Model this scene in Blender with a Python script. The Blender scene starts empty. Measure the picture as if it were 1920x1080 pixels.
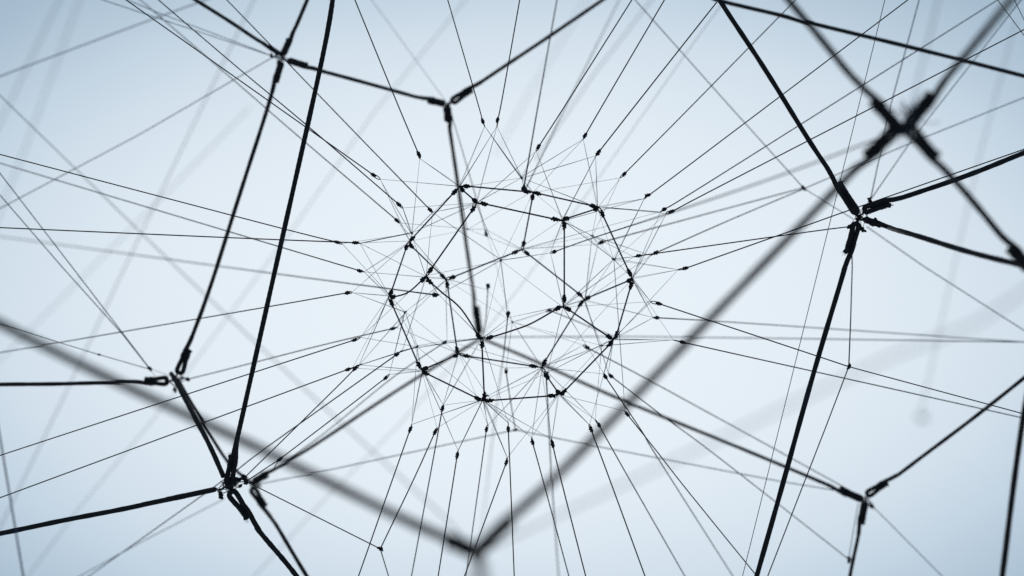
import bpy, math, random
from mathutils import Vector, Matrix

SC = bpy.context.scene
COL = SC.collection
RNG = random.Random(7)

# ------------------------------------------------------------------ camera
FOCUS = 1.5                       # metres to the sharp part of the net
LENS, SENSOR = 35.0, 36.0
FPX = 1920 * LENS / SENSOR        # focal length in photograph pixels
KBLUR = 30.0                      # blur disc (photo pixels) of something infinitely far
cam_d = bpy.data.cameras.new("camera")
cam_d.lens, cam_d.sensor_width = LENS, SENSOR
cam_d.clip_start, cam_d.clip_end = 0.02, 400.0
cam_d.dof.use_dof = True
cam_d.dof.focus_distance = FOCUS
cam_d.dof.aperture_fstop = (LENS / 1000.0) / (KBLUR * FOCUS / FPX)
cam_d.dof.aperture_blades = 0
cam = bpy.data.objects.new("camera", cam_d)
COL.objects.link(cam)
CAM_POS = Vector((0.0, 0.0, 1.55))
cam.location = CAM_POS
cam.rotation_euler = (math.radians(90 + 48), 0, 0)       # looking up at the sky through the net
SC.camera = cam
RM = cam.rotation_euler.to_matrix()
RIGHT, UP, FWD = RM @ Vector((1, 0, 0)), RM @ Vector((0, 1, 0)), RM @ Vector((0, 0, -1))

def ray(u, v):
    return FWD + RIGHT * ((u - 960) / FPX) + UP * ((540 - v) / FPX)

def depth(c):
    """metres in front of the lens for a blur disc of c pixels (minus: nearer than the focus)"""
    return FOCUS / (1 - c / KBLUR)

def P(u, v, c=0.0, dz=0.0):
    return CAM_POS + ray(u, v) * (depth(c) + dz)

PX = FOCUS / FPX                  # one photo pixel at the focus, in metres

# ------------------------------------------------------------------ sky and sun
SUN_DIR = ray(945, 575).normalized()
sun_el = math.asin(SUN_DIR.z)
sun_az = math.atan2(SUN_DIR.x, SUN_DIR.y)
W = bpy.data.worlds.new("World")
SC.world = W
W.use_nodes = True
nt = W.node_tree
nt.nodes.clear()
def N(kind, **kw):
    n = nt.nodes.new(kind)
    for k, v in kw.items():
        setattr(n, k, v)
    return n
def dotnode(vec_out, axis):
    d = N("ShaderNodeVectorMath", operation="DOT_PRODUCT")
    nt.links.new(vec_out, d.inputs[0]); d.inputs[1].default_value = axis
    return d.outputs["Value"]
def mth(op, a, b=None):
    m = N("ShaderNodeMath", operation=op)
    for i, x in enumerate((a, b)):
        if x is None: continue
        if isinstance(x, (int, float)): m.inputs[i].default_value = x
        else: nt.links.new(x, m.inputs[i])
    return m.outputs[0]
sky = N("ShaderNodeTexSky", sky_type="NISHITA", sun_disc=False, sun_elevation=sun_el,
        sun_rotation=sun_az, air_density=1.0, dust_density=3.0, ozone_density=1.5)
bg_sky = N("ShaderNodeBackground"); bg_sky.inputs["Strength"].default_value = 0.06
nt.links.new(sky.outputs[0], bg_sky.inputs["Color"])
# thin overcast veil, wider than high, with the lens vignetting painted into its edges
geo = N("ShaderNodeTexCoord")
s_right = SUN_DIR.cross(Vector((0, 0, 1))).normalized()
s_up = s_right.cross(SUN_DIR).normalized()
gx, gy, gz = (dotnode(geo.outputs["Generated"], a) for a in (s_right, s_up, SUN_DIR))
q = mth("SQRT", mth("ADD", mth("MULTIPLY", gx, gx), mth("MULTIPLY", mth("MULTIPLY", gy, gy), 3.5)))
ang = mth("DIVIDE", mth("ARCTAN2", q, gz), math.pi)       # 0 at the sun, 1 opposite
noise = N("ShaderNodeTexNoise"); noise.inputs["Scale"].default_value = 3.2
noise.inputs["Detail"].default_value = 3.0; noise.inputs["Roughness"].default_value = 0.45
nt.links.new(geo.outputs["Generated"], noise.inputs["Vector"])
ang = mth("ADD", ang, mth("MULTIPLY", mth("SUBTRACT", noise.outputs[0], 0.5), 0.022))
ramp = N("ShaderNodeValToRGB")
ramp.color_ramp.interpolation = "B_SPLINE"
def lin(*rgb):
    return tuple(((x / 255) / 12.92 if x <= 10 else ((x / 255 + 0.055) / 1.055) ** 2.4) for x in rgb) + (1,)
STOPS = [(0.0, (230, 240, 248)), (0.07, (230, 240, 248)), (0.115, (225, 236, 245)), (0.151, (211, 225, 237)),
         (0.17, (197, 214, 228)), (0.187, (181, 201, 218)), (0.205, (164, 187, 205)), (0.235, (155, 178, 198)), (0.32, (144, 168, 190)), (1.0, (138, 162, 185))]
els = ramp.color_ramp.elements
while len(els) > 1: els.remove(els[-1])
els[0].position = 0.0; els[0].color = lin(*STOPS[0][1])
for pos, c in STOPS[1:]:
    e = els.new(pos); e.color = lin(*c)
nt.links.new(ang, ramp.inputs[0])
bg_veil = N("ShaderNodeBackground"); bg_veil.inputs["Strength"].default_value = 1.0
nt.links.new(ramp.outputs[0], bg_veil.inputs["Color"])
add = N("ShaderNodeMixShader"); add.inputs[0].default_value = 0.98        # the veil lets 2 % of the clear sky through
nt.links.new(bg_sky.outputs[0], add.inputs[1]); nt.links.new(bg_veil.outputs[0], add.inputs[2])
out = N("ShaderNodeOutputWorld"); nt.links.new(add.outputs[0], out.inputs[0])

sun_d = bpy.data.lights.new("sun", "SUN")
sun_d.energy, sun_d.angle, sun_d.color = 0.7, math.radians(14), (1.0, 0.97, 0.93)
sun = bpy.data.objects.new("sun", sun_d)
COL.objects.link(sun)
sun.rotation_euler = (-SUN_DIR).to_track_quat("-Z", "Y").to_euler()
sun.location = CAM_POS + SUN_DIR * 30

SC.view_settings.view_transform = "Standard"
SC.view_settings.look = "None"
SC.view_settings.exposure = 0.0
SC.view_settings.gamma = 1.0
SC.cycles.use_adaptive_sampling = False
SC.cycles.use_denoising = True
SC.cycles.denoiser = "OPENIMAGEDENOISE"
SC.cycles.denoising_input_passes = "RGB"
SC.cycles.max_bounces = 4

# ------------------------------------------------------------------ materials
def cord_material(name, base, scale, rough=0.75):
    m = bpy.data.materials.new(name); m.use_nodes = True
    t = m.node_tree; b = t.nodes["Principled BSDF"]
    tc = t.nodes.new("ShaderNodeTexCoord")
    w1 = t.nodes.new("ShaderNodeTexNoise"); w1.inputs["Scale"].default_value = scale
    w1.inputs["Detail"].default_value = 4
    t.links.new(tc.outputs["Object"], w1.inputs["Vector"])
    r = t.nodes.new("ShaderNodeValToRGB")
    r.color_ramp.elements[0].position = 0.3; r.color_ramp.elements[1].position = 0.75
    r.color_ramp.elements[0].color = tuple(x * 0.6 for x in base) + (1,)
    r.color_ramp.elements[1].color = tuple(x * 1.7 for x in base) + (1,)
    t.links.new(w1.outputs[0], r.inputs[0]); t.links.new(r.outputs[0], b.inputs["Base Color"])
    b.inputs["Roughness"].default_value = rough
    b.inputs["Specular IOR Level"].default_value = 0.12
    bp = t.nodes.new("ShaderNodeBump"); bp.inputs["Strength"].default_value = 0.5
    bp.inputs["Distance"].default_value = 0.0008
    t.links.new(w1.outputs[0], bp.inputs["Height"]); t.links.new(bp.outputs[0], b.inputs["Normal"])
    return m
M_ROPE = cord_material("black_braided_rope", (0.011, 0.011, 0.0115), 900)
M_CORD = cord_material("black_cord", (0.010, 0.010, 0.0105), 1600)
M_THREAD = cord_material("dark_thread", (0.026, 0.046, 0.074), 2500, 0.6)
M_STAY = cord_material("defocus_tinted_cord", (0.022, 0.042, 0.070), 1600)  # black cord with the bluish cast of defocused strands put into its colour

# ------------------------------------------------------------------ mesh helpers
def catmull(pts, n=8):
    if len(pts) < 3: return list(pts)
    o = []
    for i in range(len(pts) - 1):
        p0 = pts[max(i - 1, 0)]; p1 = pts[i]; p2 = pts[i + 1]; p3 = pts[min(i + 2, len(pts) - 1)]
        for k in range(n):
            t = k / n
            o.append(0.5 * ((2 * p1) + (p2 - p0) * t + (2 * p0 - 5 * p1 + 4 * p2 - p3) * t * t
                            + (3 * p1 - p0 - 3 * p2 + p3) * t ** 3))
    o.append(pts[-1])
    return o

def dense(pts, step):
    o = [pts[0]]
    for a, b in zip(pts, pts[1:]):
        k = max(1, int((b - a).length / step))
        for i in range(1, k + 1): o.append(a.lerp(b, i / k))
    return o

class MB:
    def __init__(self): self.v, self.f = [], []
    def tube(self, pts, r, sides=6, closed=False, braid=0.0, braid_len=0.01):
        n = len(pts)
        if n < 2: return self
        t0 = (pts[1] - pts[0]).normalized()
        x = t0.orthogonal().normalized()
        base = len(self.v); run = 0.0
        for i, p in enumerate(pts):
            a = pts[i - 1] if (i or closed) else pts[0]
            b = pts[(i + 1) % n] if (i < n - 1 or closed) else pts[-1]
            t = (b - a)
            t = t.normalized() if t.length > 1e-9 else t0
            x = (x - t * x.dot(t))
            x = x.normalized() if x.length > 1e-6 else t.orthogonal().normalized()
            y = t.cross(x)
            if i: run += (p - pts[i - 1]).length
            rr = r[i] if isinstance(r, (list, tuple)) else r
            for s in range(sides):
                th = 2 * math.pi * s / sides
                q = rr
                if braid:
                    ph = run / braid_len * 2 * math.pi
                    q = rr * (1 + braid * (max(math.sin(2 * th + ph), math.sin(2 * th - ph)) - 0.5))
                self.v.append(p + (x * math.cos(th) + y * math.sin(th)) * q)
        m = n if closed else n - 1
        for i in range(m):
            for s in range(sides):
                a = base + i * sides + s; b = base + i * sides + (s + 1) % sides
                c = base + ((i + 1) % n) * sides + (s + 1) % sides; d = base + ((i + 1) % n) * sides + s
                self.f.append((a, b, c, d))
        if not closed:
            self.f.append(tuple(base + s for s in reversed(range(sides))))
            self.f.append(tuple(base + (n - 1) * sides + s for s in range(sides)))
        return self
    def blob(self, c, ax, ra, rb, rng, seg=8, rings=6, rough=0.18):
        ax = ax.normalized(); x = ax.orthogonal().normalized(); y = ax.cross(x)
        base = len(self.v)
        self.v.append(c - ax * ra)
        for i in range(1, rings):
            th = math.pi * i / rings
            for s in range(seg):
                f = 1 + rng.uniform(-rough, rough); ph = 2 * math.pi * s / seg
                self.v.append(c - ax * ra * math.cos(th) + (x * math.cos(ph) + y * math.sin(ph)) * rb * math.sin(th) * f)
        self.v.append(c + ax * ra)
        last = len(self.v) - 1
        for s in range(seg):
            self.f.append((base, base + 1 + (s + 1) % seg, base + 1 + s))
            k = base + 1 + (rings - 2) * seg
            self.f.append((last, k + s, k + (s + 1) % seg))
        for i in range(rings - 2):
            for s in range(seg):
                a = base + 1 + i * seg + s; b = base + 1 + i * seg + (s + 1) % seg
                self.f.append((a, b, b + seg, a + seg))
        return self
    def build(self, name, mat, parent=None):
        off = parent_world(parent) if parent else Vector()
        me = bpy.data.meshes.new(name)
        me.from_pydata([tuple(p - off) for p in self.v], [], self.f)
        me.polygons.foreach_set("use_smooth", [True] * len(me.polygons))
        me.materials.append(mat)
        o = bpy.data.objects.new(name, me)
        COL.objects.link(o)
        if parent: o.parent = parent
        return o

def parent_world(o):
    v = Vector()
    while o:
        v += o.location; o = o.parent
    return v

LABELS = {}
def thing(name, loc, label, cat, group=None):
    o = bpy.data.objects.new(name, None)
    o.empty_display_size = 0.02
    COL.objects.link(o); o.location = loc
    o["label"] = label; o["category"] = cat
    if group: o["group"] = group
    LABELS.setdefault(label, []).append(name)
    return o

def knot(parent, c, ax, r, rng, size=1.0, mat=M_CORD, name="knot"):
    """a small overhand knot: three turns of cord round the strand, a lump and a cut tail"""
    ax = ax.normalized(); x = ax.orthogonal().normalized(); y = ax.cross(x)
    a0 = rng.uniform(0, 6.3); turns = rng.uniform(2.2, 3.1)
    L = r * 7.4 * size * rng.uniform(0.88, 1.15); R = r * 1.5 * size
    pts = []
    n = 26
    for i in range(n):
        t = i / (n - 1); th = a0 + t * turns * 2 * math.pi
        bulge = 0.55 + 0.6 * math.sin(math.pi * min(1, t * 1.1)) * (1 + 0.25 * math.sin(th * 0.5 + a0))
        pts.append(c + ax * (t - 0.5) * L + (x * math.cos(th) + y * math.sin(th)) * R * bulge)
    mb = MB().tube(pts, r * 1.05 * size, 6)
    mb.blob(c + ax * L * rng.uniform(-0.12, 0.1) + x * r * rng.uniform(-.4, .4), ax + x * rng.uniform(-.3, .3), L * 0.52, r * 2.0 * size, rng)
    th = rng.uniform(0, 6.3)
    d = x * math.cos(th) + y * math.sin(th)
    s = c + ax * L * 0.25 * rng.choice((-1, 1))
    mb.tube([s, s + d * r * 2.4 + ax * r * rng.uniform(-1, 1), s + d * r * rng.uniform(2.6, 3.5) + ax * r * rng.uniform(-2, 2)],
            [r * 1.0, r * 0.95, r * 0.85], 6)
    return mb.build(name, mat, parent)

def eye(parent, a, b, r, rng, openness=1.0, mat=M_CORD):
    """thin loop of cord between the knot (a) and the point it is tied to (b)"""
    ax = b - a; L = ax.length
    if L < 1e-6: return
    ax.normalize(); x = ax.orthogonal().normalized(); y = ax.cross(x)
    th = rng.uniform(0, 6.3); d = x * math.cos(th) + y * math.sin(th)
    w = r * 1.25 * openness * rng.uniform(0.8, 1.5)
    pts = [a + d * w * .6, a + ax * L * .35 + d * w, a + ax * L * .75 + d * w * .9, b, a + ax * L * .75 - d * w * .9,
           a + ax * L * .35 - d * w, a - d * w * .6]
    return MB().tube(catmull(pts, 5), r * 0.8, 6).build("eye_loop", mat, parent)

def thread(parent, a, b, w=0.5, bead=None, name="thread", rng=RNG):
    """fine thread, slightly slack, optionally with a speck-like knot on it"""
    L = (b - a).length
    n1 = (b - a).orthogonal().normalized() * L * rng.uniform(-0.004, 0.004)
    pts = catmull([a, a.lerp(b, .5) + n1, b], 3)
    o = MB().tube(pts, w * PX / 2, 5).build(name, M_THREAD, parent)
    if bead is not None:
        p = a.lerp(b, bead)
        mb = MB().blob(p - parent_world(o) + parent_world(o), b - a, w * PX * 1.5, w * PX * 1.25, rng, 6, 5)
        mb.build("knot", M_THREAD, o)
    return o

# ------------------------------------------------------------------ thick ropes
def rope_eye(E, D, w, T, side, opening, phi=0.0, flare=0.6):
    """pixel path (u, v, c, dz) from the rope into its end eye and back along itself.
    E: tip (u,v,c); D: unit pixel direction from the tip back along the rope"""
    n = (-D[1] * side, D[0] * side)
    q = []
    d = depth(E[2]) / FOCUS
    cs, sn = math.cos(phi), math.sin(phi)
    wl = w / d
    lat = wl * 0.92
    o = opening * wl
    prof = [(T * 1.5, 0, 0), (T * 1.2, 0, .35), (T * 0.9, 0, 1), (T * 0.6, -0.05 * o, 1), (T * 0.34, -o * 0.6, 1),
            (T * 0.12, -o * 0.65, 1), (wl * 0.4, lat * 0.5, 1), (T * 0.12, lat + o * 0.65, 1), (T * 0.34, lat + o * 0.6, 1),
            (T * 0.6, lat + 0.05 * o, 1), (T * 0.86, lat, 1), (T * 1.0, lat + flare * wl * 0.5, 1)]
    for t, l, k in prof:
        l -= lat * 0.5 * k
        q.append((E[0] + D[0] * t + n[0] * l * cs, E[1] + D[1] * t + n[1] * l * cs, E[2], l * sn * d * PX))
    return q

def fibres(parent, p, ax, w, rng, count=9, length=1.6):
    mb = MB()
    for _ in range(count):
        d = (ax * rng.uniform(.2, 1.0) + Vector((rng.gauss(0, .5), rng.gauss(0, .5), rng.gauss(0, .5)))).normalized()
        L = w * length * rng.uniform(.4, 1.0)
        b = p + d * L
        m = p.lerp(b, .5) + Vector((rng.gauss(0, 1), rng.gauss(0, 1), rng.gauss(0, 1))) * L * .12
        mb.tube(catmull([p, m, b], 3), [w * .03] * 7, 3)
    o = mb.build("frayed_fibres", M_THREAD, parent)
    o["kind"] = "stuff"
    return o

def thick_rope(pts, label, w=9.5, ea=None, eb=None, sharp=True, seed=0):
    """pts: [(u,v,c), ...] ; ea / eb: (T, side, opening[, phi]) eye at first / last point or None"""
    rng = random.Random(hash_seed(label) + seed)
    pts = [tuple(p) for p in pts]
    def unit(a, b):
        d = (b[0] - a[0], b[1] - a[1]); L = math.hypot(*d); return (d[0] / L, d[1] / L)
    mid = [p + (0.0,) for p in pts]
    t = thing("thick_rope", P(*pts[0][:3]), label, "rope", "thick ropes of the large net")
    head = tail = None
    def far(p, e, T): return math.hypot(p[0] - e[0], p[1] - e[1]) > 1.55 * T
    inner = mid[1:-1]
    if ea: inner = [p for p in inner if far(p, pts[0], ea[0])]
    if eb: inner = [p for p in inner if far(p, pts[-1], eb[0])]
    if ea: head = rope_eye(pts[0], unit(pts[0], (inner + [mid[-1]])[0]), w, *ea)
    if eb: tail = rope_eye(pts[-1], unit(pts[-1], ([mid[0]] + inner)[-1]), w, *eb)
    # the long run of the rope, from eye to eye
    a = head[0] if head else mid[0]
    b = tail[0] if tail else mid[-1]
    # interpolate blur along the run for the eye starts
    run = [P(*a)] + [P(*p) for p in inner] + [P(*b)]
    r = w * PX / 2
    run = catmull(run, 10) if len(run) > 2 else run
    wob = [rng.uniform(0, 6.3) for _ in range(4)]
    step = r * 0.42 if sharp else r * 2.5
    run = dense(run, step)
    nn = len(run) - 1                     # a real rope is never ruler straight nor of one thickness
    run = [p + (UP * math.sin(i / nn * 9.4 + wob[0]) + RIGHT * math.sin(i / nn * 7.1 + wob[1])) * 0.55 * PX * min(1, 8 * i / nn, 8 * (nn - i) / nn)
           for i, p in enumerate(run)]
    rad = [r * (1 + 0.03 * math.sin(i / nn * 31 + wob[2]) + 0.025 * math.sin(i / nn * 67 + wob[3])) for i in range(nn + 1)]
    sides = 12 if sharp else 10
    br = 0.03 if sharp else 0.0
    if not sharp and pts[0][2] > 0: r *= 1.1
    MB().tube(run, rad, sides, braid=br, braid_len=r * 2.4).build("strand", M_ROPE, t)
    for e in (head, tail):
        if not e: continue
        pp = dense(catmull([P(*x) for x in e], 8), r * 0.5)
        # overlap a little into the strand so the eye grows out of the run
        MB().tube(pp, r * 1.02, sides, braid=br, braid_len=r * 2.4).build("eye_splice", M_ROPE, t)
        m1, m2 = P(*e[3]), P(*e[9])
        # whipping twine that holds the tail to the rope
        c1, c2 = P(*e[2]), P(*e[10])
        cen0 = (m1 + m2) / 2; cen1 = (c1 + c2) / 2
        ax = (cen1 - cen0).normalized(); lt = (m2 - m1); lt = (lt - ax * lt.dot(ax)).normalized(); zt = ax.cross(lt)
        wp = []
        for i in range(60):
            s = i / 59; th = s * 6 * 2 * math.pi
            wp.append(cen0.lerp(cen1, 0.15 + 0.7 * s) + lt * math.cos(th) * r * 2.12 + zt * math.sin(th) * r * 1.12)
        MB().tube(wp, r * 0.10, 5).build("whipping", M_CORD, t)
        if sharp:
            fibres(t, pp[-1], (pp[-1] - pp[-2]).normalized(), r * 2, rng, 8, .9)
    return t

def hash_seed(s):
    h = 5
    for ch in s: h = (h * 31 + ord(ch)) % 100003
    return h

def lashing(u, v, c, tips, label, rad=9, n=7, knots=()):
    n = int(n * 1.6)
    """thread wound between the eyes of the ropes that meet at one node"""
    rng = random.Random(hash_seed(label))
    p0 = P(u, v, c)
    t = thing("lashing", p0, label, "lashing", "thread lashings at the rope joints")
    tp = [P(a, b, c2) for a, b, c2 in tips]
    for i in range(n):
        a = tp[i % len(tp)]; b = tp[(i + 1 + i // len(tp)) % len(tp)]
        j = lambda s: Vector((rng.gauss(0, s), rng.gauss(0, s), rng.gauss(0, s)))
        k = rad * PX * .28
        loop = [a + j(k), a.lerp(b, .5) + j(k * .8), b + j(k), b.lerp(p0, .6) + j(k), a.lerp(p0, .7) + j(k)]
        MB().tube(catmull(loop + [loop[0]], 5)[:-1], 0.6 * PX, 5, closed=True).build("wrapping", M_CORD, t)
    for (a, b, s) in knots:
        q = P(a, b, c)
        knot(t, q, Vector((rng.gauss(0, 1), rng.gauss(0, 1), rng.gauss(0, 1))), s * PX / 4.2, rng, 1.0, M_CORD)
        for e in sorted(tp, key=lambda z: (z - q).length)[:3]:
            MB().tube(catmull([q, q.lerp(e, .5) + Vector((rng.gauss(0, 1), rng.gauss(0, 1), rng.gauss(0, 1))) * .8 * PX, e], 4),
                      0.55 * PX, 5).build("wrapping", M_CORD, t)
    return t

# ------------------------------------------------------------------ vertices of the small cell (u, v, blur)
V = dict(
    A=(862, 350, .4), B=(894, 381, -.6), C=(768, 453, 1.6), D=(1000, 360, 1.3), E=(1121, 388.5, .4), F=(1054.5, 413.5, -.6),
    G=(1185.5, 522, .7), H=(978.5, 468, 2.6), K=(1056, 575, -.6), L=(1096, 563, 2.4), M=(1150, 636, .5), NN=(1016, 689, 1.8),
    O=(1047, 738.7, .3), X=(906, 750, .3), W=(792.5, 695.5, .5), U=(861, 664, 1.8), T=(903.7, 634, -.5), Q=(799, 518, -.4),
    P=(730, 555, .5), S=(836, 524, 2.4),
    c=(772, 437, .8), h1=(978, 333.5, .3), h2=(1110, 442, 2.2), I=(1150.4, 486, -.3), h3=(939, 488.5, .0), h4=(760, 585, 1.6),
    h5=(782, 650, .2), h6=(961, 604, 3.0), h7=(1128, 648, 1.4), h8=(1026, 699, .8), h9=(915, 742, .8), h10=(877, 430, 3.0))

def near(k, rng, j=1.6):
    u, v, c = V[k]
    return P(u + rng.uniform(-j, j), v + rng.uniform(-j, j), c)

# ------------------------------------------------------------------ 1. thick ropes and their lashings
# the sharp net
thick_rope([(628, -70, -.5), (604, 110, -.3), (446, 815, 0), (428, 911, 0)],
           "long steep sharp black rope from the top edge down to the lower left joint", w=9.3, eb=(58, -1, .16))
thick_rope([(-60, 1012, 0), (250, 950, 0), (406, 917, 0)],
           "sharp black rope rising gently from the lower left edge to the lower left joint", w=9.3, eb=(95, 1, 0.0, 1.5))
thick_rope([(431, 920, 0), (490, 1000, .2), (585, 1115, .5)],
           "sharp black rope with open eye slanting from lower left joint to the bottom edge", w=9.6, ea=(62, 1, .34))
thick_rope([(321, 700, 4.5), (352, 757, 3.0), (385, 820, 1.6), (419, 893, .4)],
           "short charcoal rope joining the two joints on the left side of the net", w=9.6)
thick_rope([(1344, -8, .8), (1405, 85, .6), (1518, 264, .6), (1572, 343, .6), (1608, 402, .8)],
           "sharp black rope slanting down from the top edge to the four-rope joint at right", w=9.2, eb=(70, 1, .05))
thick_rope([(1618, 395, .8), (1672, 384, .6), (1780, 341, .2), (1960, 272, -.5)],
           "sharp black rope from the four-rope joint at right rising to the right edge", w=9.6, ea=(52, 1, .08))
thick_rope([(1620, 411, .8), (1700, 437, -1.5), (1800, 467, -4.5), (1925, 500, -8)],
           "dark rope from the four-rope joint falling to the right edge and growing softer", w=9.2, ea=(32, 1, .1, 1.2))
thick_rope([(1607, 416, .8), (1576, 530, .6), (1500, 790, .2), (1408, 1120, 0)],
           "long sharp black rope from the four-rope joint steeply down to the bottom edge", w=9.6, ea=(62, 1, .08))
thick_rope([(1330, -8, 4.5), (1351, 2, 4.5), (1462, 28, 4.6), (1500, 39, 4.6), (1547, 50, 4.6), (1805, 113, 4.8), (1960, 153, 5)],
           "slightly soft rope sloping across the upper right corner, above the blurred crossing", w=9.0, sharp=False)

# the left side, just behind the focus
thick_rope([(-40, 722, 3.4), (180, 718, 4.0), (316, 714, 4.6)],
           "nearly level black rope from the left edge ending in a clear open eye", w=9.0, eb=(44, 1, .42), sharp=False)
thick_rope([(528, 116, 5.2), (480, 270, 5), (405, 505, 4.8), (352, 652, 4.6), (335, 702, 4.6)],
           "steep soft rope from the upper left joint down to the open eye at left", w=9.2, ea=(40, -1, .02, .9), eb=(50, 1, .36), sharp=False)
thick_rope([(595, -45, 5.2), (572, 10, 5.2), (548, 62, 5.2), (531, 102, 5.2)],
           "short soft rope from the top edge down into the upper left joint", w=9.0, eb=(30, -1, .05, .9), sharp=False)
thick_rope([(330, -24, 5), (440, 47, 5), (526, 102, 5.2)],
           "soft rope from the top left edge slanting down to the upper left joint", w=8.6, eb=(26, 1, 0, 1.3), sharp=False)
thick_rope([(540, 113, 5.2), (620, 138, 5.4), (760, 176, 6), (834, 195, 6.4)],
           "soft rope sloping between the upper left joint and the joint above the small cell", w=8.8, ea=(38, -1, .02, .8), eb=(32, -1, .02, .5), sharp=False)
thick_rope([(1190, -45, 7.5), (1130, 0, 7), (920, 142, 6.5), (846, 192, 6.4)],
           "soft dark rope from the top edge down to the joint above the small cell", w=9.0, eb=(46, 1, .25), sharp=False)
thick_rope([(838, 200, 6.4), (847, 270, 7), (872, 440, 8), (892, 570, 8.6), (899, 626, 9)],
           "blurred upright rope hanging from the upper joint into the middle of the small cell", w=9.4, ea=(28, 1, .05), eb=(52, 1, .04), sharp=False)
thick_rope([(475, 904, 6.6), (600, 828, 7.4), (740, 735, 8.2), (896, 638, 9)],
           "blurred rope climbing from the lower left joint to the middle of the small cell", w=8.6, ea=(30, 1, .1), sharp=False)
thick_rope([(902, 634, 9), (1012, 681, 8.6), (1186, 758, 8), (1460, 870, 6.8), (1618, 937, 6.2)],
           "long blurred rope sloping from the small cell to the joint at lower right", w=8.8, eb=(48, 1, .05), sharp=False)
thick_rope([(334, 712, 4.6), (368, 772, 5.0), (427, 865, 5.6), (472, 906, 6.4)],
           "soft rope running behind the charcoal rope on the left side of the net", w=7.6, sharp=False)
thick_rope([(472, 914, 6.4), (497, 950, 6), (527, 1000, 5.4), (600, 1120, 4.4)],
           "soft rope slanting to the bottom edge just beside the rope with the open eye", w=9.0, ea=(44, -1, .3), sharp=False)
thick_rope([(1624, 929, 6.2), (1700, 879, 6), (1855, 760, 5.4), (1960, 677, 5)],
           "soft dark rope rising from the lower right joint to the right edge", w=8.6, ea=(46, 1, .35), sharp=False)
thick_rope([(1622, 941, 6.2), (1608, 1000, 6), (1595, 1075, 5.8), (1584, 1140, 5.6)],
           "short soft rope dropping from the lower right joint to the bottom edge", w=8.6, ea=(42, -1, .05), sharp=False)
thick_rope([(1944, 640, -7), (1915, 810, -7.4), (1878, 1085, -8), (1870, 1140, -8)],
           "dark soft rope running steeply down beside the right edge into the bottom corner", w=8.2, sharp=False)
# the near, strongly blurred net
thick_rope([(1440, -46, -15), (1562, 101, -15.5), (1682, 238, -16)],
           "heavily blurred rope from the top edge into the big crossing at upper right", w=8.4, eb=(68, -1, .05, .45), sharp=False)
thick_rope([(1930, -42, -26), (1890, 6, -24), (1751, 176, -17), (1700, 238, -16)],
           "heavily blurred rope from the upper right corner into the big crossing", w=8.6, eb=(76, -1, .08, .3), sharp=False)
thick_rope([(1702, 238, -16), (1786, 334, -14.5), (1880, 437, -13), (1932, 506, -12)],
           "heavily blurred rope from the big crossing down to the right edge", w=8.6, ea=(78, -1, .2, .4), eb=(56, -1, .1), sharp=False)
thick_rope([(1680, 242, -16), (1587, 334, -19), (1330, 600, -23), (1080, 855, -27), (893, 1036, -30)],
           "very blurred rope running from the big crossing down to the soft V at the bottom", w=9.2, ea=(76, 1, .12, .45), eb=(86, 1, 0, 1.05), sharp=False)
thick_rope([(-60, 576, -26), (220, 716, -27), (560, 878, -28), (882, 1032, -30)],
           "very blurred rope sloping from the left edge down to the soft V at the bottom", w=9.2, eb=(44, -1, 0, .8), sharp=False)
thick_rope([(898, 1040, -32), (900, 1090, -52), (906, 1240, -80)],
           "short very blurred rope dropping from the soft V out of the bottom edge", w=9.0, sharp=False)

lashing(425, 915, 0, [(420, 905, 0), (438, 906, .3), (431, 920, 0), (408, 920, 0), (455, 895, 1)],
        "thread lashing among the sharp rope eyes at the lower left joint", 8, 9, [(414, 929, 8), (457, 895, 8), (461, 903, 7), (451, 911, 5), (430, 905, 13), (438, 902, 10), (446, 899, 7)])
lashing(1610, 408, .8, [(1607, 402, .8), (1618, 398, .8), (1624, 412, .8), (1608, 416, .8), (1614, 410, 1)],
        "thread lashing tying the four ropes at the sharp right joint", 8, 10, [(1631, 376, 6), (1592, 425, 6), (1617, 430, 8), (1638, 417, 13), (1609, 411, 6)])
lashing(328, 710, 4.6, [(318, 714, 4.6), (333, 700, 4.6), (343, 708, 4.6), (330, 722, 4.6)],
        "thread lashing beside the open rope eye at left", 8, 8, [(352, 711, 7), (328, 731, 7)])
lashing(532, 110, 5.2, [(526, 103, 5.2), (532, 102, 5.2), (541, 114, 5.2), (528, 116, 5.2), (514, 106, 5.2)],
        "thread lashing at the soft joint near the upper left", 8, 8, [(509, 105, 7), (522, 117, 6)])
lashing(842, 196, 6.4, [(834, 195, 6.4), (847, 191, 6.4), (838, 200, 6.4)],
        "thread lashing at the soft joint above the small cell", 8, 7)
lashing(899, 632, 9, [(899, 626, 9), (896, 638, 9), (904, 635, 9)],
        "thread lashing at the blurred joint inside the small cell", 7, 6)
lashing(475, 909, 6.4, [(475, 903, 6.4), (472, 914, 6.4), (468, 907, 6.4), (490, 912, 6.4)],
        "blurred thread lashing just behind the sharp lower left joint", 8, 7)
lashing(1622, 936, 6.2, [(1615, 936, 6.2), (1626, 928, 6.2), (1622, 943, 6.2), (1637, 952, 6.2)],
        "thread lashing tying three soft ropes at the lower right joint", 8, 8, [(1635, 950, 6)])
lashing(1690, 240, -16, [(1680, 236, -16), (1702, 236, -16), (1704, 244, -16), (1678, 244, -16)],
        "blurred thread lashing at the middle of the big crossing", 10, 22, [(1690, 241, 9)])
lashing(893, 1036, -30, [(880, 1032, -30), (904, 1034, -30), (898, 1050, -31)],
        "very blurred thread lashing in the soft V at the bottom", 12, 14)
xf = thing("loose_fibre", P(1722, 205, -14), "blurred tuft of loose fibres standing up at the big crossing", "fibres")
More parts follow.
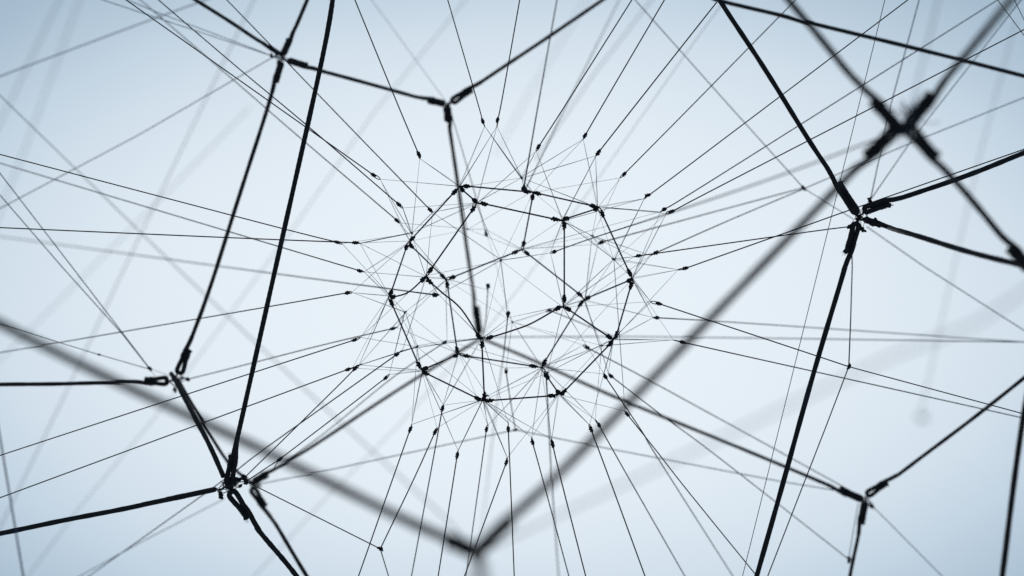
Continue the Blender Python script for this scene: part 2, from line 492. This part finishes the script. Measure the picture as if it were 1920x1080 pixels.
fibres(xf, P(1706, 222, -15), (P(1712, 170, -15) - P(1706, 222, -15)).normalized(), 20 * PX, random.Random(3), 34, 1.9)

# ------------------------------------------------------------------ 2. cords of the small cell
CELL_W = 3.0
def cell_cord(a, b, ka, kb, label, mid=(), w=CELL_W):
    rng = random.Random(hash_seed(label))
    A, B = V[a], V[b]
    k1 = P(*ka, A[2]); k2 = P(*kb, B[2])
    t = thing("cell_cord", k1, label, "cord", "black cords of the small cell")
    pts = [k1]
    for (u, v, s) in mid: pts.append(P(u, v, A[2] * (1 - s) + B[2] * s))
    pts.append(k2)
    r = w * PX / 2
    if mid: pts = catmull(pts, 8)
    MB().tube(dense(pts, 0.012), r, 8).build("strand", M_CORD, t)
    knot(t, k1, pts[1] - pts[0], r, rng, 1.2); knot(t, k2, pts[-1] - pts[-2], r, rng, 1.2)
    eye(t, k1, P(*A), r, rng); eye(t, k2, P(*B), r, rng)
    return t
CELL = [
 ("A", "D", (875, 349), (988.5, 359.5), "level cord along the top of the small cell"),
 ("A", "B", (867, 356), (890, 376), "very short cord at the small cell's upper left corner"),
 ("A", "C", (852, 360), (773, 447), "slanting cord along the upper left side of the small cell"),
 ("B", "F", (907, 382), (1040.5, 411), "cord sloping along the top of the small cell's front pentagon"),
 ("B", "Q", (887, 392), (806.7, 506.7), "slanting cord along the left of the small cell's front pentagon"),
 ("D", "E", (1008.5, 362.6), (1112, 386), "cord sloping along the upper right rim of the small cell"),
 ("D", "H", (998.5, 370), (982, 457), "steep cord dropping behind the small cell's front pentagon from its top rim"),
 ("E", "F", (1117, 392), (1061, 410), "short cord joining the rim to the front pentagon's top right corner"),
 ("E", "G", (1129, 400.5), (1180, 511), "steep cord down the right rim of the small cell"),
 ("F", "K", (1058, 423), (1058, 560), "vertical cord on the right of the small cell's front pentagon"),
 ("G", "L", (1179.5, 526), (1103, 558), "cord running inward from the right corner of the small cell"),
 ("G", "M", (1183, 535), (1156, 628), "steep cord on the lower right rim of the small cell"),
 ("H", "S", (965.5, 473), (848, 520), "soft cord sloping across the back of the small cell to the left"),
 ("H", "L", (988, 474.6), (1087, 552), "soft cord sloping across the back of the small cell to the right"),
 ("K", "M", (1065, 579.6), (1142, 632), "cord from the front pentagon to the lower right corner of the small cell"),
 ("C", "S", (771, 461), (830, 518), "short soft cord inward from the left corner of the small cell"),
 ("C", "P", (762, 464), (733, 549), "steep cord down the left rim of the small cell"),
 ("P", "W", (734, 568), (785, 684), "cord down the lower left rim of the small cell"),
 ("S", "U", (839, 535), (857, 656), "steep soft cord down the back of the small cell"),
 ("U", "W", (854, 667), (797, 691), "short cord at the lower left between the rim and the back of the small cell"),
 ("U", "NN", (875, 667.5), (1000, 686.7), "nearly level cord along the lower back of the small cell"),
 ("T", "X", (903.7, 647), (908, 742.5), "upright cord from the front pentagon to the bottom rim of the small cell"),
 ("W", "X", (798, 699.5), (896, 747.5), "cord sloping along the bottom left rim of the small cell"),
 ("X", "O", (918, 751), (1036, 742), "level cord along the bottom of the small cell"),
 ("O", "M", (1057, 735), (1144, 645), "slanting cord along the bottom right rim of the small cell"),
 ("NN", "O", (1027, 708), (1046, 735), "very short cord at the bottom right of the small cell"),
 ("NN", "L", (1021.5, 678), (1088.7, 570), "slanting soft cord on the lower right back of the small cell"),
]
for row in CELL: cell_cord(*row)
cell_cord("Q", "P", (792.5, 524), (736.5, 557), "slack curved cord between the front pentagon and the left rim",
          [(778, 538, .3), (767, 547, .5), (755, 552.5, .75)])
cell_cord("Q", "T", (805, 527.5), (897, 630), "long wavy slack cord on the lower left of the front pentagon",
          [(833, 552, .3), (850, 565, .45), (865, 580, .6), (881, 603, .8)])
cell_cord("K", "T", (1045, 578.7), (918, 633), "gently curved cord along the bottom of the front pentagon",
          [(997, 606, .35), (960, 620, .65)])

# ------------------------------------------------------------------ 3. radial cords with their knots and threads
def pt(x, rng):
    if isinstance(x, str): return near(x, rng)
    return P(*x)
def radial(kn, tip, ck, outer, label, threads=(), w=2.0, size=1.0):
    """kn: knot pixel; tip: loop end; ck: blur there; outer: [(u,v,c)...] ; threads: names or (name, bead)"""
    rng = random.Random(hash_seed(label))
    k = P(*kn, ck); tp = P(*tip, ck)
    t = thing("radial_cord", k, label, "cord", "thin cords radiating from the small cell")
    r = w * 1.18 * PX / 2
    eu, ev, ec = outer[-1]
    if ec > 1.2 and not (0 <= eu <= 1920 and 0 <= ev <= 1080):      # runs on past the frame, away from the focus
        outer = [(a, b, c * 1.35 if c > .6 else c) for a, b, c in outer]
    pts = [k] + [P(*o) for o in outer]
    if len(pts) > 2: pts = catmull(pts, 6)
    MB().tube(dense(pts, 0.05), r, 7).build("strand", M_CORD, t)
    knot(t, k, pts[1] - pts[0], r * size, rng, 1.28)
    eye(t, k, tp, r, rng, 1.2)
    for th in threads:
        bead = None
        if isinstance(th, tuple) and isinstance(th[0], str): th, bead = th
        a = tp + Vector((rng.uniform(-1, 1), rng.uniform(-1, 1), rng.uniform(-1, 1))) * r * .5
        thread(t, a, pt(th, rng), rng.uniform(.56, .82), bead, rng=rng)
        if rng.random() < .85:                 # most are laid double
            thread(t, a, pt(th, rng), rng.uniform(.46, .66), None, rng=rng)
    return t
R = radial
# upper side
R((700, 328), (712.5, 336), .2, [(590, 250, .3), (440, 144, .6), (200, -26, 1)], "cord to the top left edge crossing its twin at the steep rope, upper knot", ["A", "c", "C"])
R((747.5, 383), (755, 390), .3, [(572, 232, .6), (440, 122, 1.2), (260, -32, 1.8)], "cord to the top left edge crossing its twin at the steep rope, lower knot", ["B", "c", "Q", "c"])
R((744, 413), (749, 418), 1.6, [(547, 245, 2.6), (440, 152, 3.4), (225, -33, 5)], "paler cord just under the crossing pair, ending at the small cell's upper left", ["C", "h10", "S"])
R((806, 393), (811, 398), .8, [(667, 250, 1.2), (440, 15, 2), (400, -25, 2)], "cord passing through the upper left rope joint to a knot over the small cell's rim", ["B", "c", "h3", ("Q", .17)])
R((785, 289), (787.5, 297.5), .1, [(740, 182, .2), (655, -26, .5)], "cord from the top edge to a single knot above the small cell's upper left corner", ["A", "A", ("c", .42)])
R((905, 227), (908.7, 237), .2, [(892, 180, .3), (832, -26, .8)], "left leaning cord of two with neighbouring knots high above the cell", ["A", ("h1", .5), "h1"], w=1.8)
R((933, 225), (932, 237.5), .0, [(942.5, 180, .1), (979, -26, .2)], "nearly upright cord of two with neighbouring knots high above the cell", ["A", "A", "B", "h1"], w=1.9)
R((982, 353), (984, 359), 1.0, [(1012, 180, 2.6), (1049, -26, 4)], "steep grey cord from the top edge ending on the small cell's top rim", ["h1"], w=2.4)
R((985, 356), (990, 360), 3.0, [(1027, 270, 4.5), (1071, 180, 5.5), (1174, -26, 8)], "pale blurred cord leaning from the top edge to the small cell's top rim", [], w=2.2)
R((1010, 275), (1005.5, 283), .1, [(1071, 180, .2), (1201, -26, .8)], "black cord to the top edge from the knot standing just above the top rim", ["B", "h1", "F", "F"], w=2.0)
R((1097, 254), (1093, 261), .0, [(1140, 180, .1), (1261, -26, .3)], "black cord to the top edge from the highest knot right of the top rim", ["h1", "D", "E"], w=2.0)
R((1122, 286), (1117, 292.5), .0, [(1205, 180, .1), (1344, 4, .3)], "black cord from the top of the sharp slanting rope to a knot above the cell", [("h1", .34), "F", "F", "E"], w=2.1)
R((1170.7, 326), (1163, 333), .8, [(1315, 180, 1.2), (1516, -25, 2)], "greyish cord to the top edge between the blurred rope and the sharp slanting rope", ["D", "E", "h2"], w=1.9)
R((1214.6, 366), (1208, 372.6), .0, [(1265, 330, 0), (1735, -25, .3)], "black cord with a clear little loop rising to the upper right edge", ["E", "F", ("I", .26), "I"], w=1.9)
R((1245.7, 392.4), (1238, 397.6), .7, [(1347.6, 330, 1.2), (1910, -25, 3)], "upper of two close cords running past the blurred crossing to the upper right corner", ["E", "E", "G", "H"], w=2.0)
R((1259.6, 396.7), (1249, 400), .2, [(1387, 330, .2), (1960, 35, .4)], "lower of two close cords running under the blurred crossing to the right edge", ["E", "I", "G"], w=2.0)
# right side
R((1198, 479.6), (1188, 481.5), .1, [(1500, 437, .4), (1592, 425, .8)], "nearly level cord tied to the four-rope joint at right", ["F", "I", "K"], w=2.0)
R((1230, 474), (1220, 479), 1.6, [(1365, 414, 3.6), (1507, 354, 4.5)], "grey cord rising from behind a level cord to the small thread joint at right", ["h2", "G", "L"], w=2.1)
R((1128.5, 454), (1121, 458), 2.8, [(1310, 405, 4.8), (1507, 352, 5.2)], "pale cord from a soft knot inside the cell to the small thread joint at right", ["h2", "L", "H"], w=2.3)
R((1039.6, 472), (1032, 474), 1.2, [(1112, 446, 2.2), (1260, 398, -7), (1460, 330, -11), (1682, 246, -14)], "cord that blurs more and more from inside the cell to the big crossing", ["F", ("h3", .3), "K"], w=2.0)
R((1285.5, 503), (1271, 506), -.1, [(1500, 427, 0), (1610, 388, .2), (1960, 266, .3)], "sharp cord passing behind the four-rope joint and beside the rising rope to the right edge", ["I", "G", "M"], w=2.0)
R((1235.5, 569.4), (1220, 565.7), -.1, [(1500, 657, 0), (1591.5, 687.5, .1)], "sharp cord from the right of the cell down to the three-way thread knot", ["G", "G", "K", "M", "M"], w=2.0)
R((1232, 595.7), (1225, 595.7), 1.3, [(1340, 602, 3), (1500, 612.6, 4), (1960, 644, 5)], "pale nearly level cord from right of the cell to the right edge", ["G", "G", "L", "M"], w=2.1)
R((1280, 641.7), (1263, 637.6), .3, [(1500, 690.7, 1), (1960, 793, 2.6)], "cord from the lowest knot right of the cell sloping to the right edge", ["G", "M", "M", ("h7", .55)], w=2.0)
# lower right
R((1134.6, 706), (1132, 701), .3, [(1205, 811, 1.2), (1229, 852, 2), (1374, 1080, 4), (1396, 1115, 4)], "cord from beside the lower right rim to the bottom edge, paler toward its end", ["K", "M", "NN"], w=2.0)
R((1146, 705.5), (1141, 700), 2.0, [(1240, 778, 3.2), (1344, 855, 4), (1593, 1050, 5.5)], "pale cord crossing the long blurred rope down to the short soft rope at lower right", ["M", "L", "L"], w=2.0)
R((1101, 652), (1094, 647), 2.6, [(1193, 700, 4), (1303, 760, 5), (1460, 846, 5.6), (1612, 930, 6.2)], "pale cord running above the long blurred rope to the lower right joint", ["NN", "h6"], w=2.2)
R((1176, 777), (1171.5, 771), .1, [(1229, 843, .5), (1294, 926, .8), (1450, 1118, 1)], "dark cord from a knot on the blurred rope to the foot of the steep rope", ["I", "O"], w=1.9)
R((1108, 805), (1105, 796), .0, [(1143.5, 900, 0), (1222, 1115, .2)], "sharp black cord to the bottom edge from the left of a close pair of knots", ["O", "O", "M"], w=2.1)
R((1123.5, 797.7), (1116, 787), .5, [(1181, 900, 1.4), (1304, 1115, 3)], "softer grey cord to the bottom edge from the right of a close pair of knots", ["O", "NN", ("h7", .5)], w=2.0)
R((1036, 832.6), (1034, 824), .0, [(1052, 900, 0), (1107, 1115, .3)], "sharp cord to the bottom edge crossing the widening soft cord below the cell", ["X", "NN", "O"], w=2.1)
R((998.5, 830), (997, 821), .5, [(1018, 900, .9), (1076, 1115, 1.6)], "grey cord to the bottom edge between two black ones below the cell", ["X", "NN", "O"], w=2.0)
R((1024, 704), (1022, 696), 1.5, [(1027, 760, 3), (1035, 908, 4.6), (1050, 1115, 7)], "soft widening cord dropping from the cell's lower corner to the bottom edge", ["h8"], w=2.6)
R((953, 805), (953, 793), .2, [(957, 900, .3), (965.5, 1115, .8)], "nearly upright cord with an open loop from below the cell to the bottom edge", ["T", "X", "X", "NN"], w=2.0)
R((949, 868), (951, 858), -.1, [(871, 1080, 0), (857, 1115, 0)], "cord from the lowest knot below the cell slanting across the soft V", [("X", .6), "X", "O"], w=1.9)
R((912, 805.5), (914.5, 797), .8, [(899, 900, 1.2), (869, 1115, 2.5)], "grey cord from below the cell vanishing into the soft V at the bottom", ["X", "X", "U", "NN"], w=1.8)
R((857, 854), (859, 845), -.1, [(850, 900, 0), (816, 1115, .2)], "sharp cord to the bottom edge left of the soft V", ["X", "X", "W"], w=2.0)
R((829.5, 766), (831, 760), .4, [(805, 900, 1), (765, 1115, 2)], "greyish cord to the bottom edge from the highest knot below the cell's left rim", ["T", "W", "X", "U"], w=2.0)
R((815.5, 810.5), (820, 802.5), .4, [(775, 900, .5), (713, 1029, .6)], "cord from under the left rim down to the lone thread knot near the bottom edge", ["W", ("X", .2)], w=2.0)
R((769, 805), (772, 796), .0, [(735.5, 900, 0), (660, 1115, .2)], "sharp cord to the bottom edge from the leftmost knot below the cell", ["W", ("W", .6), "X", "X", "h5"], w=2.0)
# left side
R((722.5, 709), (729.5, 702.5), .7, [(620, 788, .8), (524.4, 861, 1)], "cord from the cell's lower left to a tiny knot before the lower left joint", ["W", "h4", ("h4", .35)], w=1.9)
R((744, 664.5), (754, 657), .4, [(620, 753, 1), (486, 849, 1.6), (400, 914, 2.4), (150, 1092, 5)], "cord passing behind the lower left joint out to the bottom edge", ["h5", "T", "Q"], w=2.1)
R((652.5, 692.5), (661, 690), .0, [(620, 704.5, 0), (-40, 948, .2)], "lowest sharp cord to the left edge, from the left of two touching knots", ["P", "W", "h5"], w=1.9)
R((665.5, 691), (673, 684.5), .2, [(620, 737, .3), (459, 895, .8)], "dark cord from the right of two touching knots down to the lower left joint", ["P", "P", ("h5", .4), "W", "h4"], w=1.9)
R((664.5, 637.5), (675.5, 633), .0, [(440, 710, .1), (-40, 867, 1.2)], "cord with a clear loop sloping to the left edge below the level rope", ["P", "Q", "h5"], w=1.9)
R((736, 616), (744, 614), 1.8, [(600, 648, 3), (440, 689, 4), (352, 711, 4.6)], "pale cord from the cell's left rim to the open rope eye at left", ["h4", "S", "U"], w=2.0)
R((651, 549), (660, 548), .5, [(440, 586, 1.4), (-40, 668, 4)], "cord sloping gently down to the left edge, above the open rope eye", ["C", "P", "h4", "h4"], w=2.0)
R((816, 553), (823, 553), .8, [(700, 537.5, 2.4), (440, 503, 5), (-40, 438, 9)], "cord from inside the cell that fades and widens to the left edge", ["h3", "T", "Q"], w=2.4)
R((674, 507.5), (682, 509.5), .6, [(440, 437.5, 2), (-40, 294, 4)], "grey cord sloping up to the left edge between two black ones", ["C", "P", "S"], w=2.0)
R((666, 455), (675, 456), .0, [(440, 446, .1), (-40, 425, .6)], "almost level black cord to the left edge from the right of two knots in line", ["c", ("c", .65), "C", "P", ("Q", .13), "Q"], w=2.0)
R((631.7, 454), (641, 457.5), .0, [(497, 420, .1), (-40, 279, .6)], "black cord rising to the left edge from the left of two knots in line", ["c", "P"], w=1.9)
# soft knots inside the cell
R((911.7, 438), (910, 430), 4.5, [(873, 303, 5.4), (842, 200, 6.4)], "pale cord from a round soft knot in the cell up to the joint above", ["h10", "H", "h6"], w=1.8, size=1.2)
R((952.5, 588), (952, 596), 2.0, [(945, 657, 4), (935, 730, 8), (915, 895, 13), (902, 1020, 18)], "cord dropping from a round knot in the cell and blurring toward the soft V", ["T", "K", "h3", ("h3", .42)], w=2.0, size=1.15)
R((915, 536), (914, 543), 3.8, [(911, 597, 5.5), (905, 632, 8)], "short pale upright cord from a round soft knot to the blurred joint in the cell", ["S", "h6"], w=2.0, size=1.2)
R((1031, 582), (1024, 584), 3.4, [(1090, 606, 4.6), (1150, 631, 5.8)], "pale short cord from a soft knot beside the front pentagon toward the right rim", ["h6", "L"], w=2.0)
R((949, 697), (949, 690), 3.0, [(956, 745, 4), (966.5, 806, 4.6)], "pale short upright cord from a soft knot to the thread joint under the cell", ["U", "NN", "h6"], w=2.0)
R((833, 642.5), (838, 639), 3.0, [(735, 709, 4.4), (620, 803, 5.4), (566, 843, 5.8), (484, 903, 6.4)], "pale cord alongside the blurred rope from the cell to the lower left joint", ["S", "T", "h5", "NN"], w=2.0)

# ------------------------------------------------------------------ 4. thread ties: small knots where fine threads meet
def tie(k, label, threads, size=3.4):
    rng = random.Random(hash_seed(label))
    p = P(*V[k])
    t = thing("thread_tie", p, label, "thread knot", "tiny ties where fine threads meet")
    knot(t, p, RIGHT * rng.uniform(-1, 1) + UP * rng.uniform(-1, 1), size * PX / 6.0, rng, 1.0, M_THREAD)
    for th in threads:
        bead = None
        if isinstance(th, tuple) and isinstance(th[0], str): th, bead = th
        thread(t, p, pt(th, rng), rng.uniform(.54, .74), bead, rng=rng)
tie("c", "tiny thread tie just above the small cell's left corner", ["C", "B", "B", "A"], 5)
tie("h1", "tiny thread tie above the small cell's top rim", ["A", "A", "B", ("B", .6), "E", "E", "D", "D"], 5)
tie("h2", "tiny soft thread tie behind the front pentagon's upper right corner", ["F", "F", "E", "L", ("L", .35), "H", "G"], 4.5)
tie("I", "tiny thread tie inside the right rim of the small cell", ["F", "F", "E", ("G", .2), "K", "K", "L", "D"], 5.5)
tie("h3", "tiny thread tie in the middle of the front pentagon", [("Q", .62), "K", "K", "T", "B", "B", ("D", .3), "F"], 5)
tie("h4", "tiny soft thread tie inside the left rim of the small cell", ["P", "P", "S", "S", "U", "W", "h5"], 5)
tie("h5", "tiny thread tie above the small cell's lower left corner", ["W", "P", "X", "T", "T"], 5)
tie("h6", "faint thread tie in the lower middle of the small cell", ["L", "S", "NN", "NN", ("h7", .45), "T"], 4.5)
tie("h7", "tiny thread tie just left of the lower right corner of the cell", ["NN", "NN", "M", "L", "O"], 4.5)
tie("h8", "tiny thread tie under the cell's lower right back corner", ["M", "M", "X", ("X", .55), "K", "K", "G"], 5)
tie("h9", "tiny thread loop beside the cell's bottom left corner", ["X", "NN", "NN", "U"], 4)
tie("h10", "faint thread tie behind the blurred upright rope", ["C", "H", "D", "A"], 4)

# ------------------------------------------------------------------ 5. other stay cords, sharp and soft
def stay(pts, label, w=2.0, knots=(), name="stay_cord"):
    rng = random.Random(hash_seed(label))
    q = [P(*p) for p in pts]
    t = thing(name, q[0], label, "cord", "stay cords between the ropes")
    q2 = catmull(q, 6) if len(q) > 2 and name == "curve" else q
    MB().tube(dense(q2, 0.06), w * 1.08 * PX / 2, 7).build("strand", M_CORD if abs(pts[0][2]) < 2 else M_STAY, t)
    for (u, v, c, s) in knots:
        k = P(u, v, c); knot(t, k, q[1] - q[0], s * PX / 5.5, rng)
    return t
stay([(1666, -28, 0), (1590, 280, 0), (1383, 1118, 0)], "hair thin sharp cord crossing steeply from top to bottom at right", 1.25)
stay([(1597, 470, .9), (1598, 500, 2.6), (1595, 600, 1.4), (1591.5, 687.5, .1)], "grey upright cord from the four-rope joint down to the three-way knot", 2.2)
stay([(1591.5, 687.5, .1), (1548.6, 800, .5), (1426, 1115, .6)], "cord from the three-way knot slanting to the bottom edge", 2.0, [(1591.5, 687.5, .1, 8)])
stay([(1591.5, 687.5, .1), (1960, 787, .2)], "cord from the three-way knot sloping to the right edge", 2.0)
stay([(713, 1029, .6), (458, 901, .5)], "cord from the lone thread knot near the bottom up to the lower left joint", 2.0, [(713, 1029, .6, 8)])
stay([(713, 1029, .6), (740, 1118, 1.2)], "short cord from the lone thread knot to the bottom edge", 1.9)
stay([(524.4, 861, 1), (462, 902, 1)], "short cord from the tiny knot into the sharp lower left joint", 2.0, [(524.4, 861, 1, 8)])
stay([(524.4, 861, 1), (507, 887, 3.4)], "very short cord from the tiny knot down to the blurred rope", 1.5)
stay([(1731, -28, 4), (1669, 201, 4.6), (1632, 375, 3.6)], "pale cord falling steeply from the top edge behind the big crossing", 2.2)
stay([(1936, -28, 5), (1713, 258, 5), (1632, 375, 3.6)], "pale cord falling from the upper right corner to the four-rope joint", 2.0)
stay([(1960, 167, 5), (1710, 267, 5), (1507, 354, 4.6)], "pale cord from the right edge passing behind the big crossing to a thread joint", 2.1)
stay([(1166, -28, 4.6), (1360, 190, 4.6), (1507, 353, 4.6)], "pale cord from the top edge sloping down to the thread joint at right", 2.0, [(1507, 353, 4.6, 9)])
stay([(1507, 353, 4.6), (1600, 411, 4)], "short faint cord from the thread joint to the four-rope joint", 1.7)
stay([(1850, -28, 1.5), (1940, 93, 1.5)], "thin dark cord cutting the upper right corner, lower of two", 1.4)
stay([(1888, -28, 1.5), (1940, 77, 1.5)], "thin dark cord cutting the upper right corner, higher of two", 1.3)
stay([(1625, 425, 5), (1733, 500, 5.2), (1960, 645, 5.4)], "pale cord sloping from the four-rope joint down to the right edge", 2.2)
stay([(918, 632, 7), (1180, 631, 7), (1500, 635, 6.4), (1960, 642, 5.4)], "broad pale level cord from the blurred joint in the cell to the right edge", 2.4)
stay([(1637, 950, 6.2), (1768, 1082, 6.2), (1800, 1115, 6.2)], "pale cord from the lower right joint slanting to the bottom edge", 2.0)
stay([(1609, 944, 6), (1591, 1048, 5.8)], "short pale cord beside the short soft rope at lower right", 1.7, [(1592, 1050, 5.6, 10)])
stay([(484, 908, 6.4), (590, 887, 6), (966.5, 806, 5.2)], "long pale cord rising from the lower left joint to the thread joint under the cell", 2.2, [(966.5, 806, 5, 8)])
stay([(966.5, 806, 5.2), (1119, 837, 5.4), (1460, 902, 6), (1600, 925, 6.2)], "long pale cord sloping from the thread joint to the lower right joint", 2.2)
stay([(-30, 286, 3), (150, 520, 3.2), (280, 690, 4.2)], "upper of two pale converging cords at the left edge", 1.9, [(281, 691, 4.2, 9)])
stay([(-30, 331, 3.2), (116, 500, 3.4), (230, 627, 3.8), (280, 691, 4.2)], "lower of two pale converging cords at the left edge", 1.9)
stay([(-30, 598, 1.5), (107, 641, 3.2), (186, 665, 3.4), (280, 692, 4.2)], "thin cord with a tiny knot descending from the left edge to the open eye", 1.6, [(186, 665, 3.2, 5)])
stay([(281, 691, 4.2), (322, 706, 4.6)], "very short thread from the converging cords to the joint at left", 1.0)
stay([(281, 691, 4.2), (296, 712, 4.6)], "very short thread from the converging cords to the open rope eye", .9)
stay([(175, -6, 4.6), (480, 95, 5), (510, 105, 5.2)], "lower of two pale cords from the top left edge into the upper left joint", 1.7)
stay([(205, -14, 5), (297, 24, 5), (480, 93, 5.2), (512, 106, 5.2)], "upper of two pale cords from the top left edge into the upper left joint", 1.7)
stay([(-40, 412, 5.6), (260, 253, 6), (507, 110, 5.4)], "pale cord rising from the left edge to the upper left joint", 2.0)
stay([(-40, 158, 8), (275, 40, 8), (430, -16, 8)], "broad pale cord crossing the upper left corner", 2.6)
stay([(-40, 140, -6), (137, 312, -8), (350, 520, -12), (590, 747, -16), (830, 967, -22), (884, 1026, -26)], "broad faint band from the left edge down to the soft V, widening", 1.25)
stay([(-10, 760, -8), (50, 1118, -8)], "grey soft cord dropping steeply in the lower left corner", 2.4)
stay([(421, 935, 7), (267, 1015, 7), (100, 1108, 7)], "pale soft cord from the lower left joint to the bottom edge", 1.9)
# very faint wide bands: cords close to the lens or far beyond the net
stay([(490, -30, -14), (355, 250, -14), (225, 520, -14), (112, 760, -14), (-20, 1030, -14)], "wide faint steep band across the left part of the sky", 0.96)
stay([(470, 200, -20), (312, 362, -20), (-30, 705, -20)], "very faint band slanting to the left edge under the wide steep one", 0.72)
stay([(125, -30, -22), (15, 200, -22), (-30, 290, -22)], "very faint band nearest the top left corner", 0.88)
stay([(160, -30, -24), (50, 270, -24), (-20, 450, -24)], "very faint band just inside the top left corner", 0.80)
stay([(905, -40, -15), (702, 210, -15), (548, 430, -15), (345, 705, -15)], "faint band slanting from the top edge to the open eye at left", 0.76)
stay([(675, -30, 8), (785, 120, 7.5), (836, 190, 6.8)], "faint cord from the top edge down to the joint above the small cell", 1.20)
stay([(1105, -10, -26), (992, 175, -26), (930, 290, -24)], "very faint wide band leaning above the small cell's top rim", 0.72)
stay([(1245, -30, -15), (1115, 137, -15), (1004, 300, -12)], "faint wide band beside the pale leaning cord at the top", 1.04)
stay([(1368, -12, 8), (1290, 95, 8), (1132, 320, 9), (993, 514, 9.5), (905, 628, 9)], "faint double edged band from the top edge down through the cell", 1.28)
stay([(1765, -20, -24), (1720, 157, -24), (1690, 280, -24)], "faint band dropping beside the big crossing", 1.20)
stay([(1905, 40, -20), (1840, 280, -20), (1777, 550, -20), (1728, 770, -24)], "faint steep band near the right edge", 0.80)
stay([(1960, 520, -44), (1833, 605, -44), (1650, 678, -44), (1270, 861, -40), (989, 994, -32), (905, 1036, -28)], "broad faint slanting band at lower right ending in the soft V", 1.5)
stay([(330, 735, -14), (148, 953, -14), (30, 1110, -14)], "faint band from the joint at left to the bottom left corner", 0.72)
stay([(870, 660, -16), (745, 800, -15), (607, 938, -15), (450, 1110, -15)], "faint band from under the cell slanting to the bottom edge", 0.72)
k = thing("loose_knot", P(1730, 784, -36), "faint round blurred knot floating alone at lower right", "knot")
knot(k, P(1730, 784, -36), RIGHT, 1.15 * PX, random.Random(5), .8)

dup = [l for l, n in LABELS.items() if len(n) > 1]
print("things", sum(len(n) for n in LABELS.values()), "duplicate labels", dup, "objects", len(COL.objects))
for l in LABELS:
    if not 4 <= len(l.split()) <= 16: print("LABEL LEN", len(l.split()), l)
